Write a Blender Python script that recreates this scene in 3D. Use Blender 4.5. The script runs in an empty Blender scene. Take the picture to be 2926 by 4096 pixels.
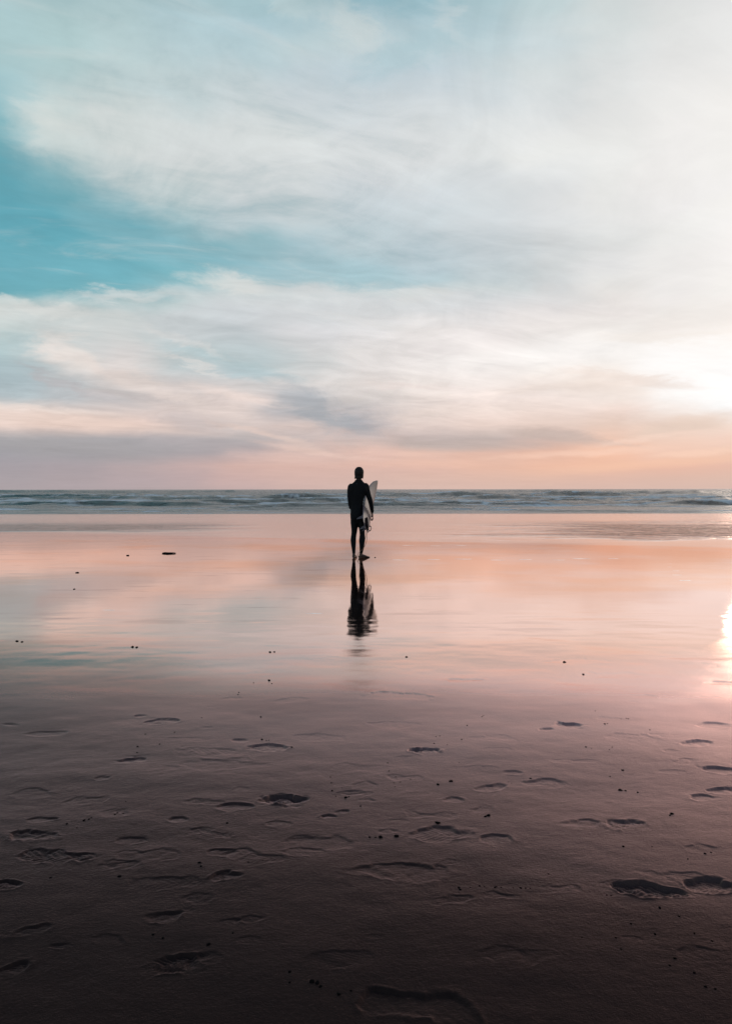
import bpy, bmesh, math, random
import numpy as np
from mathutils import Vector, Matrix

R = math.radians
scene = bpy.context.scene
COL = scene.collection
random.seed(7)

# ------------------------------------------------------------------ camera
F_PX, W_PX, H_PX, HORIZON, EYE = 2900.0, 2926.0, 4096.0, 1957.0, 1.36
PITCH = math.atan((H_PX / 2 - HORIZON) / F_PX)
cam = bpy.data.cameras.new("camera")
cam_o = bpy.data.objects.new("camera", cam)
COL.objects.link(cam_o)
cam.sensor_fit = 'VERTICAL'
cam.sensor_height = 36.0
cam.lens = 36.0 * F_PX / H_PX
cam.clip_start = 0.05
cam.clip_end = 30000
cam_o.location = (0, 0, EYE)
cam_o.rotation_euler = (R(90) - PITCH, R(0.06), 0)
scene.camera = cam_o

scene.view_settings.view_transform = 'Standard'
scene.view_settings.look = 'None'
scene.view_settings.exposure = 0
scene.view_settings.gamma = 1
scene.cycles.max_bounces = 6
scene.cycles.caustics_reflective = False
scene.cycles.caustics_refractive = False

SUN_AZ, SUN_EL = R(31.4), R(10.4)


def lin(c):
    return tuple(((v / 255) / 12.92 if v <= 10.3 else ((v / 255 + 0.055) / 1.055) ** 2.4) for v in c)


# ------------------------------------------------------------------ node helpers
class E:
    """a socket with arithmetic"""
    tree = None

    def __init__(self, s):
        self.s = s

    def __add__(a, b): return mth('ADD', a, b)
    def __radd__(a, b): return mth('ADD', b, a)
    def __sub__(a, b): return mth('SUBTRACT', a, b)
    def __rsub__(a, b): return mth('SUBTRACT', b, a)
    def __mul__(a, b): return mth('MULTIPLY', a, b)
    def __rmul__(a, b): return mth('MULTIPLY', b, a)
    def __truediv__(a, b): return mth('DIVIDE', a, b)


def nd(kind, **kw):
    n = E.tree.nodes.new(kind)
    for k, v in kw.items():
        setattr(n, k, v)
    return n


def put(sock, v):
    if isinstance(v, E):
        E.tree.links.new(v.s, sock)
    elif v is not None:
        sock.default_value = v


def mth(op, a, b=None, c=None, clamp=False):
    n = nd('ShaderNodeMath', operation=op, use_clamp=clamp)
    put(n.inputs[0], a)
    put(n.inputs[1], b)
    if c is not None:
        put(n.inputs[2], c)
    return E(n.outputs[0])


def smooth(x, lo, hi):
    n = nd('ShaderNodeMapRange', interpolation_type='SMOOTHSTEP')
    put(n.inputs[0], x)
    n.inputs[1].default_value = lo
    n.inputs[2].default_value = hi
    n.inputs[3].default_value = 0
    n.inputs[4].default_value = 1
    return E(n.outputs[0])


def comb(x, y, z=0.0):
    n = nd('ShaderNodeCombineXYZ')
    put(n.inputs[0], x); put(n.inputs[1], y); put(n.inputs[2], z)
    return E(n.outputs[0])


def sep(v):
    n = nd('ShaderNodeSeparateXYZ')
    put(n.inputs[0], v)
    return [E(o) for o in n.outputs]


def noise(v, scale=1.0, detail=3.0, rough=0.5, dist=0.0, out=0):
    n = nd('ShaderNodeTexNoise')
    put(n.inputs['Vector'], v)
    n.inputs['Scale'].default_value = scale
    n.inputs['Detail'].default_value = detail
    n.inputs['Roughness'].default_value = rough
    n.inputs['Distortion'].default_value = dist
    return E(n.outputs[out])


def mix(f, a, b, kind='MIX'):
    n = nd('ShaderNodeMix', data_type='RGBA', blend_type=kind)
    put(n.inputs[0], f)
    for i, v in ((6, a), (7, b)):
        if not isinstance(v, E):
            v = (*v[:3], 1)
        put(n.inputs[i], v)
    return E(n.outputs[2])


def scl(col, f):
    n = nd('ShaderNodeVectorMath', operation='SCALE')
    put(n.inputs[0], col)
    put(n.inputs[3], f)
    return E(n.outputs[0])


def vadd(a, b):
    n = nd('ShaderNodeVectorMath', operation='ADD')
    put(n.inputs[0], a); put(n.inputs[1], b)
    return E(n.outputs[0])


def ramp(x, stops, interp='LINEAR'):
    """stops: (position 0..1, linear rgb)"""
    n = nd('ShaderNodeValToRGB')
    n.color_ramp.interpolation = interp
    el = n.color_ramp.elements
    while len(el) < len(stops):
        el.new(0.5)
    for e, (p, c) in zip(el, sorted(stops, key=lambda s: s[0])):
        e.position = p
        e.color = (*c, 1)
    put(n.inputs[0], x)
    return E(n.outputs[0])


def curve(x, pts, lo, hi):
    """piecewise-linear scalar function of x"""
    m = nd('ShaderNodeMapRange')
    put(m.inputs[0], x)
    m.inputs[1].default_value = lo
    m.inputs[2].default_value = hi
    top = max(p[1] for p in pts) or 1.0
    r = ramp(E(m.outputs[0]), [((p - lo) / (hi - lo), (v / top,) * 3) for p, v in pts])
    return mth('MULTIPLY', r, top)


# ------------------------------------------------------------------ sky
def to_dir(px, py):
    """photo position -> azimuth, elevation of that line of sight"""
    u = (px - W_PX / 2) / F_PX
    a = math.atan(u)
    # the small camera pitch is folded into the horizon row
    e = math.atan((HORIZON - py) / F_PX * math.cos(a))
    return a, e


world = bpy.data.worlds.new("World")
scene.world = world
world.use_nodes = True
E.tree = world.node_tree
E.tree.nodes.clear()
world.cycles.sampling_method = 'MANUAL'
world.cycles.sample_map_resolution = 1024

# sky colours by viewing direction; rows are heights above the horizon, columns bearings
S = 1.8017
ROWS = [0, 60, 120, 180, 240, 300, 350, 400, 450, 500, 545, 590, 625, 650, 670, 700, 740, 780, 815, 850, 885, 915,
        945, 975, 1005, 1035, 1060, 1085]
COLS = [0, 135, 270, 405, 540, 675, 810, 945, 1080, 1215, 1350, 1490, 1624]
TXT = """
165,192,196 166,192,196 168,192,196 164,190,195 160,188,194 148,182,191 138,177,189 150,184,194 168,193,199 186,203,206 205,212,212 216,218,218 222,222,222
168,195,198 172,198,200 176,199,202 172,196,202 168,194,202 172,196,203 170,194,202 172,196,204 180,200,206 194,207,210 208,215,215 219,221,220 225,225,224
168,195,198 172,198,200 182,203,205 178,200,205 178,200,206 186,204,208 190,205,209 186,203,208 186,203,208 198,209,212 213,218,218 222,223,222 227,227,226
158,190,196 178,200,202 188,205,206 186,203,206 188,204,208 190,204,210 188,203,210 190,204,211 194,207,211 206,213,214 217,220,220 225,225,224 231,230,228
140,183,191 190,206,206 198,209,209 194,207,209 202,211,213 200,209,213 198,208,213 202,210,214 206,213,216 214,218,219 223,224,223 230,229,227 235,233,230
118,172,182 200,210,208 206,213,212 206,212,212 212,217,217 213,218,218 211,216,218 214,218,219 218,221,221 224,225,224 229,229,227 234,232,230 236,234,231
104,166,179 182,202,204 208,214,213 208,213,213 212,217,217 214,218,218 213,217,218 216,219,220 219,222,222 225,226,224 229,229,227 234,232,230 236,234,231
97,163,177 138,181,189 192,206,208 205,212,212 209,214,215 210,215,216 208,213,216 210,215,217 213,217,219 220,222,222 227,227,225 233,231,229 236,234,232
93,162,177 108,168,180 158,190,197 190,205,207 204,211,213 206,212,214 202,210,214 204,211,215 210,215,217 217,219,220 226,226,224 233,231,230 237,235,232
92,162,178 97,164,179 118,172,184 150,186,194 186,202,207 198,208,211 196,207,212 200,209,213 207,213,216 216,218,219 226,226,225 233,232,230 237,235,233
95,163,178 97,164,178 106,168,181 122,174,185 152,187,195 176,197,204 182,200,206 192,205,211 202,210,214 214,217,218 224,225,224 233,232,230 238,235,233
100,164,178 102,165,178 108,168,180 118,173,183 138,179,189 156,188,197 166,192,200 182,200,207 198,208,212 211,215,216 223,223,223 233,231,229 238,235,233
104,165,177 106,166,176 114,170,180 134,177,185 174,194,198 172,194,199 162,190,197 178,198,204 199,209,212 213,216,217 226,225,223 234,231,229 238,235,232
106,165,176 110,167,176 126,173,181 160,186,190 194,202,203 194,202,204 182,198,202 192,204,207 205,212,213 217,217,217 229,226,223 235,231,229 238,235,232
178,199,200 168,192,194 168,190,192 186,199,200 197,203,204 202,207,208 204,208,210 206,210,212 208,212,214 219,218,218 230,225,222 235,231,228 238,234,231
206,211,209 200,206,205 196,203,203 195,201,203 196,201,204 204,207,209 211,213,214 213,214,215 215,215,216 224,220,219 231,225,222 235,230,226 237,232,228
186,200,200 195,203,203 204,207,206 196,202,204 194,201,204 208,208,210 219,217,217 228,223,221 233,227,225 236,230,227 238,233,229 238,231,226 239,231,225
174,194,197 200,204,204 210,208,207 188,200,202 190,201,204 210,210,210 224,220,218 233,227,225 241,234,231 243,238,235 245,241,238 243,238,234 242,236,231
172,191,196 210,207,205 220,213,210 192,202,204 186,200,203 204,206,206 224,219,217 234,227,224 240,232,228 243,236,231 243,235,229 246,243,240 249,248,247
172,188,194 188,193,196 214,206,203 206,202,201 204,203,203 212,208,206 221,213,209 232,223,218 238,228,223 241,229,222 240,226,217 247,240,236 250,249,248
182,192,196 184,188,191 194,190,190 212,200,196 222,208,203 186,186,189 204,197,194 232,220,214 239,225,219 241,226,219 243,230,222 248,242,238 251,251,251
228,213,206 220,204,197 212,198,193 214,199,194 220,205,199 188,184,186 184,181,184 226,211,204 238,221,213 236,217,208 237,216,206 245,233,226 251,248,246
234,212,202 228,204,193 224,199,189 218,198,191 214,199,194 214,196,190 176,173,177 222,204,197 234,212,202 228,205,194 226,200,186 236,212,199 242,221,208
166,165,169 165,163,167 168,165,168 174,169,171 178,172,173 198,184,181 218,192,183 190,175,172 192,177,172 206,182,173 236,199,180 238,206,189 240,208,192
160,158,164 162,159,164 166,161,165 172,164,167 184,170,171 206,182,175 222,188,176 226,190,175 222,184,168 226,184,165 240,192,167 239,199,179 237,200,180
164,157,162 168,158,162 180,164,165 196,171,168 210,177,168 214,179,168 216,180,168 222,183,169 228,185,166 235,188,165 238,190,166 232,186,166 229,186,168
168,159,163 172,160,163 180,164,166 188,167,167 202,173,168 210,178,169 213,181,170 216,182,169 220,184,169 223,185,168 222,184,168 219,184,169 220,186,171
170,160,163 173,161,164 177,163,165 184,166,166 195,171,168 205,177,170 211,182,172 213,183,172 214,183,171 214,183,171 214,183,171 214,184,172 215,185,173
"""
GRID = [[tuple(int(v) for v in c.split(',')) for c in row.split()] for row in TXT.strip().splitlines()]

tc = nd('ShaderNodeTexCoord')
dx, dy, dz = sep(E(tc.outputs['Generated']))
AZ = mth('ARCTAN2', dx, dy)
ELV = mth('ARCSINE', dz)
# cloud-deck coordinates: where the line of sight meets a flat layer of cloud
den = mth('MAXIMUM', dz, 0.0) + 0.10
cx_ = dx / den
cy_ = dy / den
deck = comb(cx_, cy_)
ae = comb(AZ * 3.0, ELV * 7.0)
# wind-drawn streaks, running low left to high right across the deck
rotx = cx_ * 0.94 + cy_ * 0.34
roty = cy_ * 0.94 - cx_ * 0.34
streak_v = comb(rotx * 0.55, roty * 1.5, 3.1)
wob = noise(deck, 0.9, 4, 0.55)
st1 = noise(vadd(streak_v, scl(comb(wob, wob), 0.9)), 1.1, 8, 0.56)
puff = noise(comb(cx_, cy_, 9.0), 2.0, 9, 0.62, 1.3)
st2 = noise(vadd(scl(streak_v, 2.6), scl(comb(wob, wob), 2.0)), 1.3, 9, 0.62, 1.2)
w1 = noise(comb(AZ * 6.0, ELV * 15.0, 5.0), 1.0, 7, 0.6)
w2 = noise(comb(AZ * 6.0, ELV * 15.0, 21.0), 1.0, 6, 0.58)
amp = smooth(ELV, 0.01, 0.30)
az_w = AZ + (w1 - 0.5) * 0.13
el_w = ELV + (w2 - 0.5) * (0.010 + amp * 0.065)
az_w = mth('MULTIPLY', az_w, 1.0)

EL_MAX = R(40)
col_az = [to_dir(c * S, 900)[0] for c in COLS]
acc = None
wts = []
tfac = mth('DIVIDE', el_w, EL_MAX, clamp=True)
for j, c in enumerate(COLS):
    stops = []
    for i, r_ in enumerate(ROWS):
        e = to_dir(c * S, r_ * S)[1]
        stops.append((min(1.0, max(0.0, e / EL_MAX)), lin(GRID[i][j])))
    rc = ramp(tfac, stops)
    if j == 0:
        w = mth('SUBTRACT', 1.0, smooth(az_w, col_az[0], col_az[1]))
    elif j == len(COLS) - 1:
        w = smooth(az_w, col_az[j - 1], col_az[j])
    else:
        w = smooth(az_w, col_az[j - 1], col_az[j]) - smooth(az_w, col_az[j], col_az[j + 1])
    term = scl(rc, w)
    acc = term if acc is None else vadd(acc, term)

# single clouds, gaps and streaks: bearing/height of the middle, half-sizes, slant, colour, strength
CLOUDS = [
    (150, 600, 290, 62, 0, (101, 165, 179), .75), (430, 572, 230, 34, 8, (126, 175, 187), .6), (700, 602, 190, 34, 2, (160, 190, 198), .6),
    (10, 470, 150, 110, 0, (94, 162, 177), .5), (230, 505, 150, 26, 14, (116, 171, 183), .5),
    (140, 310, 100, 50, 40, (210, 215, 212), .5), (270, 390, 120, 40, 38, (207, 213, 212), .4), (30, 210, 60, 60, 0, (160, 191, 196), .4),
    (930, 125, 170, 34, -16, (166, 193, 201), .6), (860, 8, 150, 26, 4, (138, 178, 190), .6), (770, 75, 90, 34, 22, (203, 212, 212), .6), (640, 32, 70, 18, 14, (192, 207, 208), .5),
    (520, 110, 140, 30, 20, (176, 200, 206), .4), (330, 190, 130, 26, 10, (182, 201, 205), .4), (1000, 60, 60, 26, 40, (196, 208, 211), .5),
    (80, 688, 190, 15, 2, (214, 216, 213), .7), (300, 664, 150, 16, -7, (205, 209, 208), .7), (520, 632, 95, 24, 4, (213, 214, 211), .7),
    (690, 655, 160, 20, 4, (208, 210, 210), .6), (900, 655, 130, 18, 2, (216, 216, 214), .6), (620, 690, 220, 22, 3, (196, 199, 201), .5),
    (480, 800, 170, 15, 12, (178, 197, 201), .7), (575, 834, 120, 13, 8, (178, 196, 201), .7), (400, 765, 120, 10, 18, (214, 213, 211), .5), (420, 812, 110, 7, 16, (220, 217, 214), .6),
    (60, 760, 90, 22, 0, (172, 194, 198), .5), (30, 840, 110, 34, 4, (176, 192, 197), .5),
    (170, 785, 90, 44, 28, (229, 220, 214), .7), (310, 850, 190, 22, 22, (229, 215, 208), .6), (560, 882, 210, 15, 7, (232, 214, 206), .6),
    (170, 858, 140, 8, 18, (184, 180, 182), .6), (300, 885, 110, 7, 8, (196, 188, 187), .5),
    (60, 905, 190, 8, 3, (236, 222, 214), .6), (170, 935, 330, 20, 4, (234, 210, 198), .6), (450, 935, 120, 18, 6, (198, 190, 190), .5),
    (130, 990, 330, 30, 2, (166, 162, 163), .55), (430, 980, 140, 16, 6, (176, 168, 170), .5),
    (715, 912, 120, 34, 30, (164, 169, 175), .8), (650, 890, 80, 16, 12, (172, 175, 180), .6),
    (610, 968, 150, 9, 14, (230, 204, 192), .5), (700, 1000, 160, 8, 8, (232, 198, 184), .5), (640, 1015, 140, 18, 4, (222, 186, 174), .5),
    (980, 986, 210, 17, 2, (190, 176, 171), .8), (1215, 968, 110, 15, 10, (198, 180, 172), .7), (1330, 985, 100, 6, 8, (214, 190, 178), .5),
    (920, 860, 130, 9, 5, (222, 208, 203), .5), (880, 905, 160, 10, -4, (210, 198, 194), .4),
    (1250, 790, 380, 34, -2, (248, 244, 241), .6), (1560, 805, 170, 60, 0, (252, 250, 249), .7), (1590, 880, 130, 36, 0, (253, 252, 251), .7),
    (1400, 843, 190, 11, 8, (234, 219, 210), .7), (1480, 752, 170, 14, 4, (238, 230, 223), .6), (1180, 870, 200, 12, -4, (232, 216, 207), .4), (1050, 910, 260, 12, -3, (228, 212, 204), .4),
    (1520, 945, 170, 22, -8, (226, 203, 188), .7), (1420, 975, 160, 8, -6, (246, 212, 194), .5),
    (1480, 1028, 280, 13, -4, (242, 192, 163), .6), (1300, 1005, 220, 9, -3, (246, 204, 182), .6), (1560, 1005, 140, 8, -3, (248, 206, 182), .6), (1000, 1030, 220, 12, 0, (232, 186, 165), .5),
]
f1 = noise(comb(AZ * 9.0, ELV * 26.0, 31.0), 1.0, 9, 0.66, 0.5)
f2 = noise(comb(AZ * 10.0, ELV * 30.0, 47.0), 1.0, 9, 0.66, 0.5)
fz = smooth(ELV, 0.0, 0.30) * 0.8 + 0.2
cpos = comb(AZ + (f1 - 0.5) * 0.17, ELV + (f2 - 0.5) * fz * 0.062)
for (sx, sy, rx, ry, rot, colr, al) in CLOUDS:
    a_, e_ = to_dir(sx * S, sy * S)
    kx = S / F_PX * math.cos(a_) ** 2
    mp = nd('ShaderNodeMapping', vector_type='TEXTURE')
    ch = nd('ShaderNodeVectorMath', operation='MULTIPLY_ADD')   # keeps the clouds in order, one after another
    put(ch.inputs[0], acc); colr = tuple(v * .92 + sum(colr) / 3 * .08 + 4 if max(colr) - min(colr) > 45 else v for v in colr); ch.inputs[1].default_value = (1e-9,) * 3; put(ch.inputs[2], cpos)
    E.tree.links.new(ch.outputs[0], mp.inputs['Vector'])
    mp.inputs['Location'].default_value = (a_, e_, 0)
    mp.inputs['Rotation'].default_value = (0, 0, -R(rot))
    mp.inputs['Scale'].default_value = (rx * kx * 1.15, ry * S / F_PX * 1.15, 1)
    ln = nd('ShaderNodeVectorMath', operation='LENGTH')
    E.tree.links.new(mp.outputs[0], ln.inputs[0])
    acc = mix((1.0 - smooth(E(ln.outputs['Value']), 0.15, 1.15)) * al, acc, lin(colr))

# cloud texture on top of the broad colours
tex = (st1 - 0.5) * 0.42 + (puff - 0.5) * 0.48 + (st2 - 0.5) * 0.28
fade_sun = 1.0 - smooth(AZ, R(4), R(27)) * 0.65
low = smooth(ELV, R(1.0), R(7))
gain = 1.03 + tex * fade_sun * (0.25 + low * 0.75)
front = scl(acc, gain)
# thin places in the cloud show a little of the blue-green air
thin = smooth(0.5 - tex * 1.5, 0.5, 0.85) * smooth(ELV, R(9), R(20)) * (1.0 - smooth(AZ, R(-6), R(16)))
front = mix(thin * 0.45, front, lin((118, 172, 184)))
# crisp wisps on the cloud tops
ws = noise(comb(rotx * 0.9, roty * 3.2, 14.0), 1.5, 10, 0.62, 0.8)
wisp = smooth(ws, 0.56, 0.78) * smooth(ELV, R(5), R(12)) * (1.0 - smooth(AZ, R(2), R(20)))
front = mix(wisp * 0.28, front, lin((226, 224, 221)))

# the rest of the dome: clear air from the sky model, dim away from the sunset
sky = nd('ShaderNodeTexSky', sky_type='NISHITA')
sky.sun_disc = False
sky.sun_elevation = SUN_EL
sky.sun_rotation = SUN_AZ
sky.air_density = 1.0
sky.dust_density = 1.5
sky.ozone_density = 2.0
rest = scl(mix(1.0, E(sky.outputs[0]), (1.15, 0.95, 0.84), 'MULTIPLY'), 0.19)
m_az = 1.0 - smooth(mth('ABSOLUTE', AZ - R(2)), R(38), R(75))
m_el = 1.0 - smooth(ELV, R(34), R(52))
dome = mix(m_az * m_el, rest, front)
# glow round the veiled sun
sd = (math.sin(SUN_AZ) * math.cos(SUN_EL), math.cos(SUN_AZ) * math.cos(SUN_EL), math.sin(SUN_EL))
dot = dx * sd[0] + dy * sd[1] + dz * sd[2]
ang = mth('ARCCOSINE', mth('MINIMUM', dot, 1.0))
g1 = mth('EXPONENT', ang * ang * (-1.0 / (2 * R(5.0) ** 2)))
g2 = mth('EXPONENT', ang * (-1.0 / R(7.0)))
clear = smooth(ELV, R(4.0), R(8.0)) * 0.94 + 0.06
dome = vadd(dome, scl(comb(1.0, 0.86, 0.74), g1 * 0.05 * clear))
dome = vadd(dome, scl(comb(1.0, 0.82, 0.68), g2 * 0.035 * clear))
bg = nd('ShaderNodeBackground')
put(bg.inputs[0], dome)
bg.inputs[1].default_value = 1.0
wo = nd('ShaderNodeOutputWorld')
E.tree.links.new(bg.outputs[0], wo.inputs[0])

# ------------------------------------------------------------------ sun (veiled by cloud)
sl = bpy.data.lights.new("sun", 'SUN')
sl.energy = 0.08
sl.angle = R(10)
sl.color = (1.0, 0.80, 0.64)
sun_o = bpy.data.objects.new("sun", sl)
COL.objects.link(sun_o)
sun_o.rotation_euler = (-Vector(sd)).to_track_quat('-Z', 'Y').to_euler()


# ------------------------------------------------------------------ object helpers
def material(name):
    m = bpy.data.materials.new(name)
    m.use_nodes = True
    E.tree = m.node_tree
    b = m.node_tree.nodes['Principled BSDF']
    return m, b


def plain(name, col, rough=0.5, vary=0.25, scale=30.0, ior=1.45):
    m, b = material(name)
    t = nd('ShaderNodeTexCoord')
    n = noise(E(t.outputs['Object']), scale, 4, 0.6)
    c = mix(n, tuple(v * (1 - vary) for v in col), tuple(v * (1 + vary) for v in col))
    put(b.inputs['Base Color'], c)
    b.inputs['Roughness'].default_value = rough
    b.inputs['IOR'].default_value = ior
    return m


def mesh_obj(name, verts, faces, mat, parent=None, flat=False):
    me = bpy.data.meshes.new(name)
    me.from_pydata([tuple(v) for v in verts], [], faces)
    me.validate()
    if not flat:
        me.polygons.foreach_set('use_smooth', [True] * len(me.polygons))
    me.materials.append(mat)
    o = bpy.data.objects.new(name, me)
    COL.objects.link(o)
    o.parent = parent
    return o


def thing(name, label, cat, loc=(0, 0, 0), rotz=0.0, group=None):
    o = bpy.data.objects.new(name, None)
    o.empty_display_size = 0.1
    COL.objects.link(o)
    o.location = loc
    o.rotation_euler = (0, 0, rotz)
    tag(o, label, cat, group)
    return o


def tag(o, label, cat, group=None):
    o['label'] = label
    o['category'] = cat
    if group:
        o['group'] = group


def grid_obj(name, X, Y, Z, mat, attrs=None):
    ny, nx = Z.shape
    co = np.empty((ny * nx, 3), np.float32)
    co[:, 0] = X.ravel(); co[:, 1] = Y.ravel(); co[:, 2] = Z.ravel()
    i = np.arange(ny * nx, dtype=np.int32).reshape(ny, nx)
    q = np.stack([i[:-1, :-1], i[:-1, 1:], i[1:, 1:], i[1:, :-1]], -1).reshape(-1, 4)
    me = bpy.data.meshes.new(name)
    me.vertices.add(len(co)); me.vertices.foreach_set('co', co.ravel())
    me.loops.add(q.size); me.loops.foreach_set('vertex_index', q.ravel())
    me.polygons.add(len(q)); me.polygons.foreach_set('loop_start', np.arange(0, q.size, 4, dtype=np.int32))
    me.polygons.foreach_set('use_smooth', np.ones(len(q), bool))
    me.update(calc_edges=True)
    for k, v in (attrs or {}).items():
        a = me.attributes.new(k, 'FLOAT', 'POINT')
        a.data.foreach_set('value', v.astype(np.float32).ravel())
    me.materials.append(mat)
    o = bpy.data.objects.new(name, me)
    COL.objects.link(o)
    o['kind'] = 'structure'
    return o


# ------------------------------------------------------------------ numpy noise
_rng = np.random.RandomState(11)
_TAB = _rng.rand(256, 256).astype(np.float32)


def vnoise(x, y):
    xi = np.floor(x).astype(np.int64); yi = np.floor(y).astype(np.int64)
    fx = (x - xi).astype(np.float32); fy = (y - yi).astype(np.float32)
    fx = fx * fx * fx * (fx * (fx * 6 - 15) + 10); fy = fy * fy * fy * (fy * (fy * 6 - 15) + 10)
    a = _TAB[yi & 255, xi & 255]; b = _TAB[yi & 255, (xi + 1) & 255]
    c = _TAB[(yi + 1) & 255, xi & 255]; d = _TAB[(yi + 1) & 255, (xi + 1) & 255]
    return (a + (b - a) * fx) * (1 - fy) + (c + (d - c) * fx) * fy - 0.5


def fbm(x, y, n=4, g=0.5):
    s = 0; a = 1.0
    for k in range(n):
        s = s + a * vnoise(x * 2 ** k + 17.3 * k, y * 2 ** k + 5.7 * k)
        a *= g
    return s


def sstep(x, lo, hi):
    t = np.clip((x - lo) / (hi - lo), 0, 1)
    return t * t * (3 - 2 * t)


def ground(px, py):
    d = F_PX * EYE / (py - HORIZON)
    return (px - W_PX / 2) / F_PX * d, d


# ------------------------------------------------------------------ the beach
ys = [-80, -40, -20, -10, -6, -3, -1.5, -0.5, 0.2, 0.7, 1.1, 1.4]
y = 1.55
while y < 75:
    ys.append(y)
    y += max(0.0032, 0.0006 * y * y)
ys += [90, 120, 170]
xs = list(np.arange(0, 1.6, 0.005))
x = 1.6
while x < 700:
    xs.append(x)
    x += 0.005 + 0.02 * (x - 1.6)
xs = [-v for v in xs[:0:-1]] + xs
xs = np.array(xs, np.float64); ys = np.array(ys, np.float64)
X, Y = np.meshgrid(xs, ys)
Z = np.zeros_like(X)
near = 1 - sstep(Y, 4.5, 8.5)
Z += fbm(X * 0.9 + 3, Y * 1.3, 4) * 0.016 * near
Z += fbm(X * 2.0 + 9, Y * 4.0 + 2, 3) * 0.003 * (0.12 + near)
Z += fbm(X * 14, Y * 18, 3) * 0.0009 * (1 - sstep(Y, 3.0, 5.5))
tramp = sstep(fbm(X * 0.8 + 40, Y * 0.8 + 8, 3), -0.05, 0.35) * (1 - sstep(Y, 3.4, 5.2))
Z += fbm(X * 7 + 3, Y * 12 + 1, 4, .6) * 0.0016 * tramp
mid = sstep(Y, 5.2, 6.2) * (1 - sstep(Y, 7.2, 8.6))
Z += vnoise(X * 1.1 + 2, Y * 5.5) * 0.0022 * mid + vnoise(X * 2.5, Y * 11) * 0.0009 * mid
Z -= sstep(Y, 38, 66) * 1.1


def stamp(px, py, wpx, ang=0.0, depth=0.012, kind='shoe', flip=False, rough=0.5):
    """press a mark into the sand: wpx = its length as seen in the photo (pixels at its distance)"""
    depth = depth * (0.26 if depth < .0105 else 0.38 if depth < .029 else 0.58)
    cx, cy = ground(px, py)
    ln = wpx / F_PX * cy
    m = 0.35 + ln
    jx0, jx1 = np.searchsorted(xs, [cx - m, cx + m]); jy0, jy1 = np.searchsorted(ys, [cy - m, cy + m])
    sl_ = (slice(jy0, jy1), slice(jx0, jx1))
    x_ = X[sl_] - cx; y_ = Y[sl_] - cy
    ca, sa = math.cos(R(ang)), math.sin(R(ang))
    u = (x_ * ca + y_ * sa) / ln          # along the mark, -0.5..0.5
    v = (-x_ * sa + y_ * ca) / ln
    if flip:
        u = -u
    nz = fbm(X[sl_] * 26, Y[sl_] * 26, 3)
    if kind == 'shoe':
        wv = 0.165 + 0.035 * np.sin((u + 0.5) * 7.0 - 0.6)
        wv = np.where(np.abs(u) < 0.5, wv, 0.16)
        e = np.sqrt((u / 0.5) ** 4 + (v / wv) ** 2) ** 0.9
    elif kind == 'toe':
        e = np.sqrt((u / 0.5) ** 2 + (v / 0.27) ** 2)
    else:                                   # long shallow trough
        e = np.sqrt((u / 0.5) ** 2 + (v / 0.2) ** 2)
    nb_ = fbm(X[sl_] * 8 + px, Y[sl_] * 9 + py, 2)
    e = e + nz * (0.25 + 0.3 * rough) + nb_ * 1.05
    yfar = np.clip(y_ / (0.22 * ln), -1, 1)                 # far side (+1) .. near side (-1)
    soft = 0.21 - 0.12 * yfar
    hole = 1 - sstep((e - 1.02) / soft, -1, 1)
    rim = np.exp(-((e - 1.25) / 0.17) ** 2)
    tread = 0.0
    if kind in ('shoe', 'toe'):
        tread = 0.16 * np.sin(u * 46 + 3 * np.abs(v) * 20) * rough
    body_ = 0.62 + 0.38 * yfar + 0.75 * nz * rough + tread
    Z[sl_] += -depth * hole * np.clip(body_, .05, 1.6) + depth * 0.30 * rim * (0.4 + 1.6 * nz)


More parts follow.
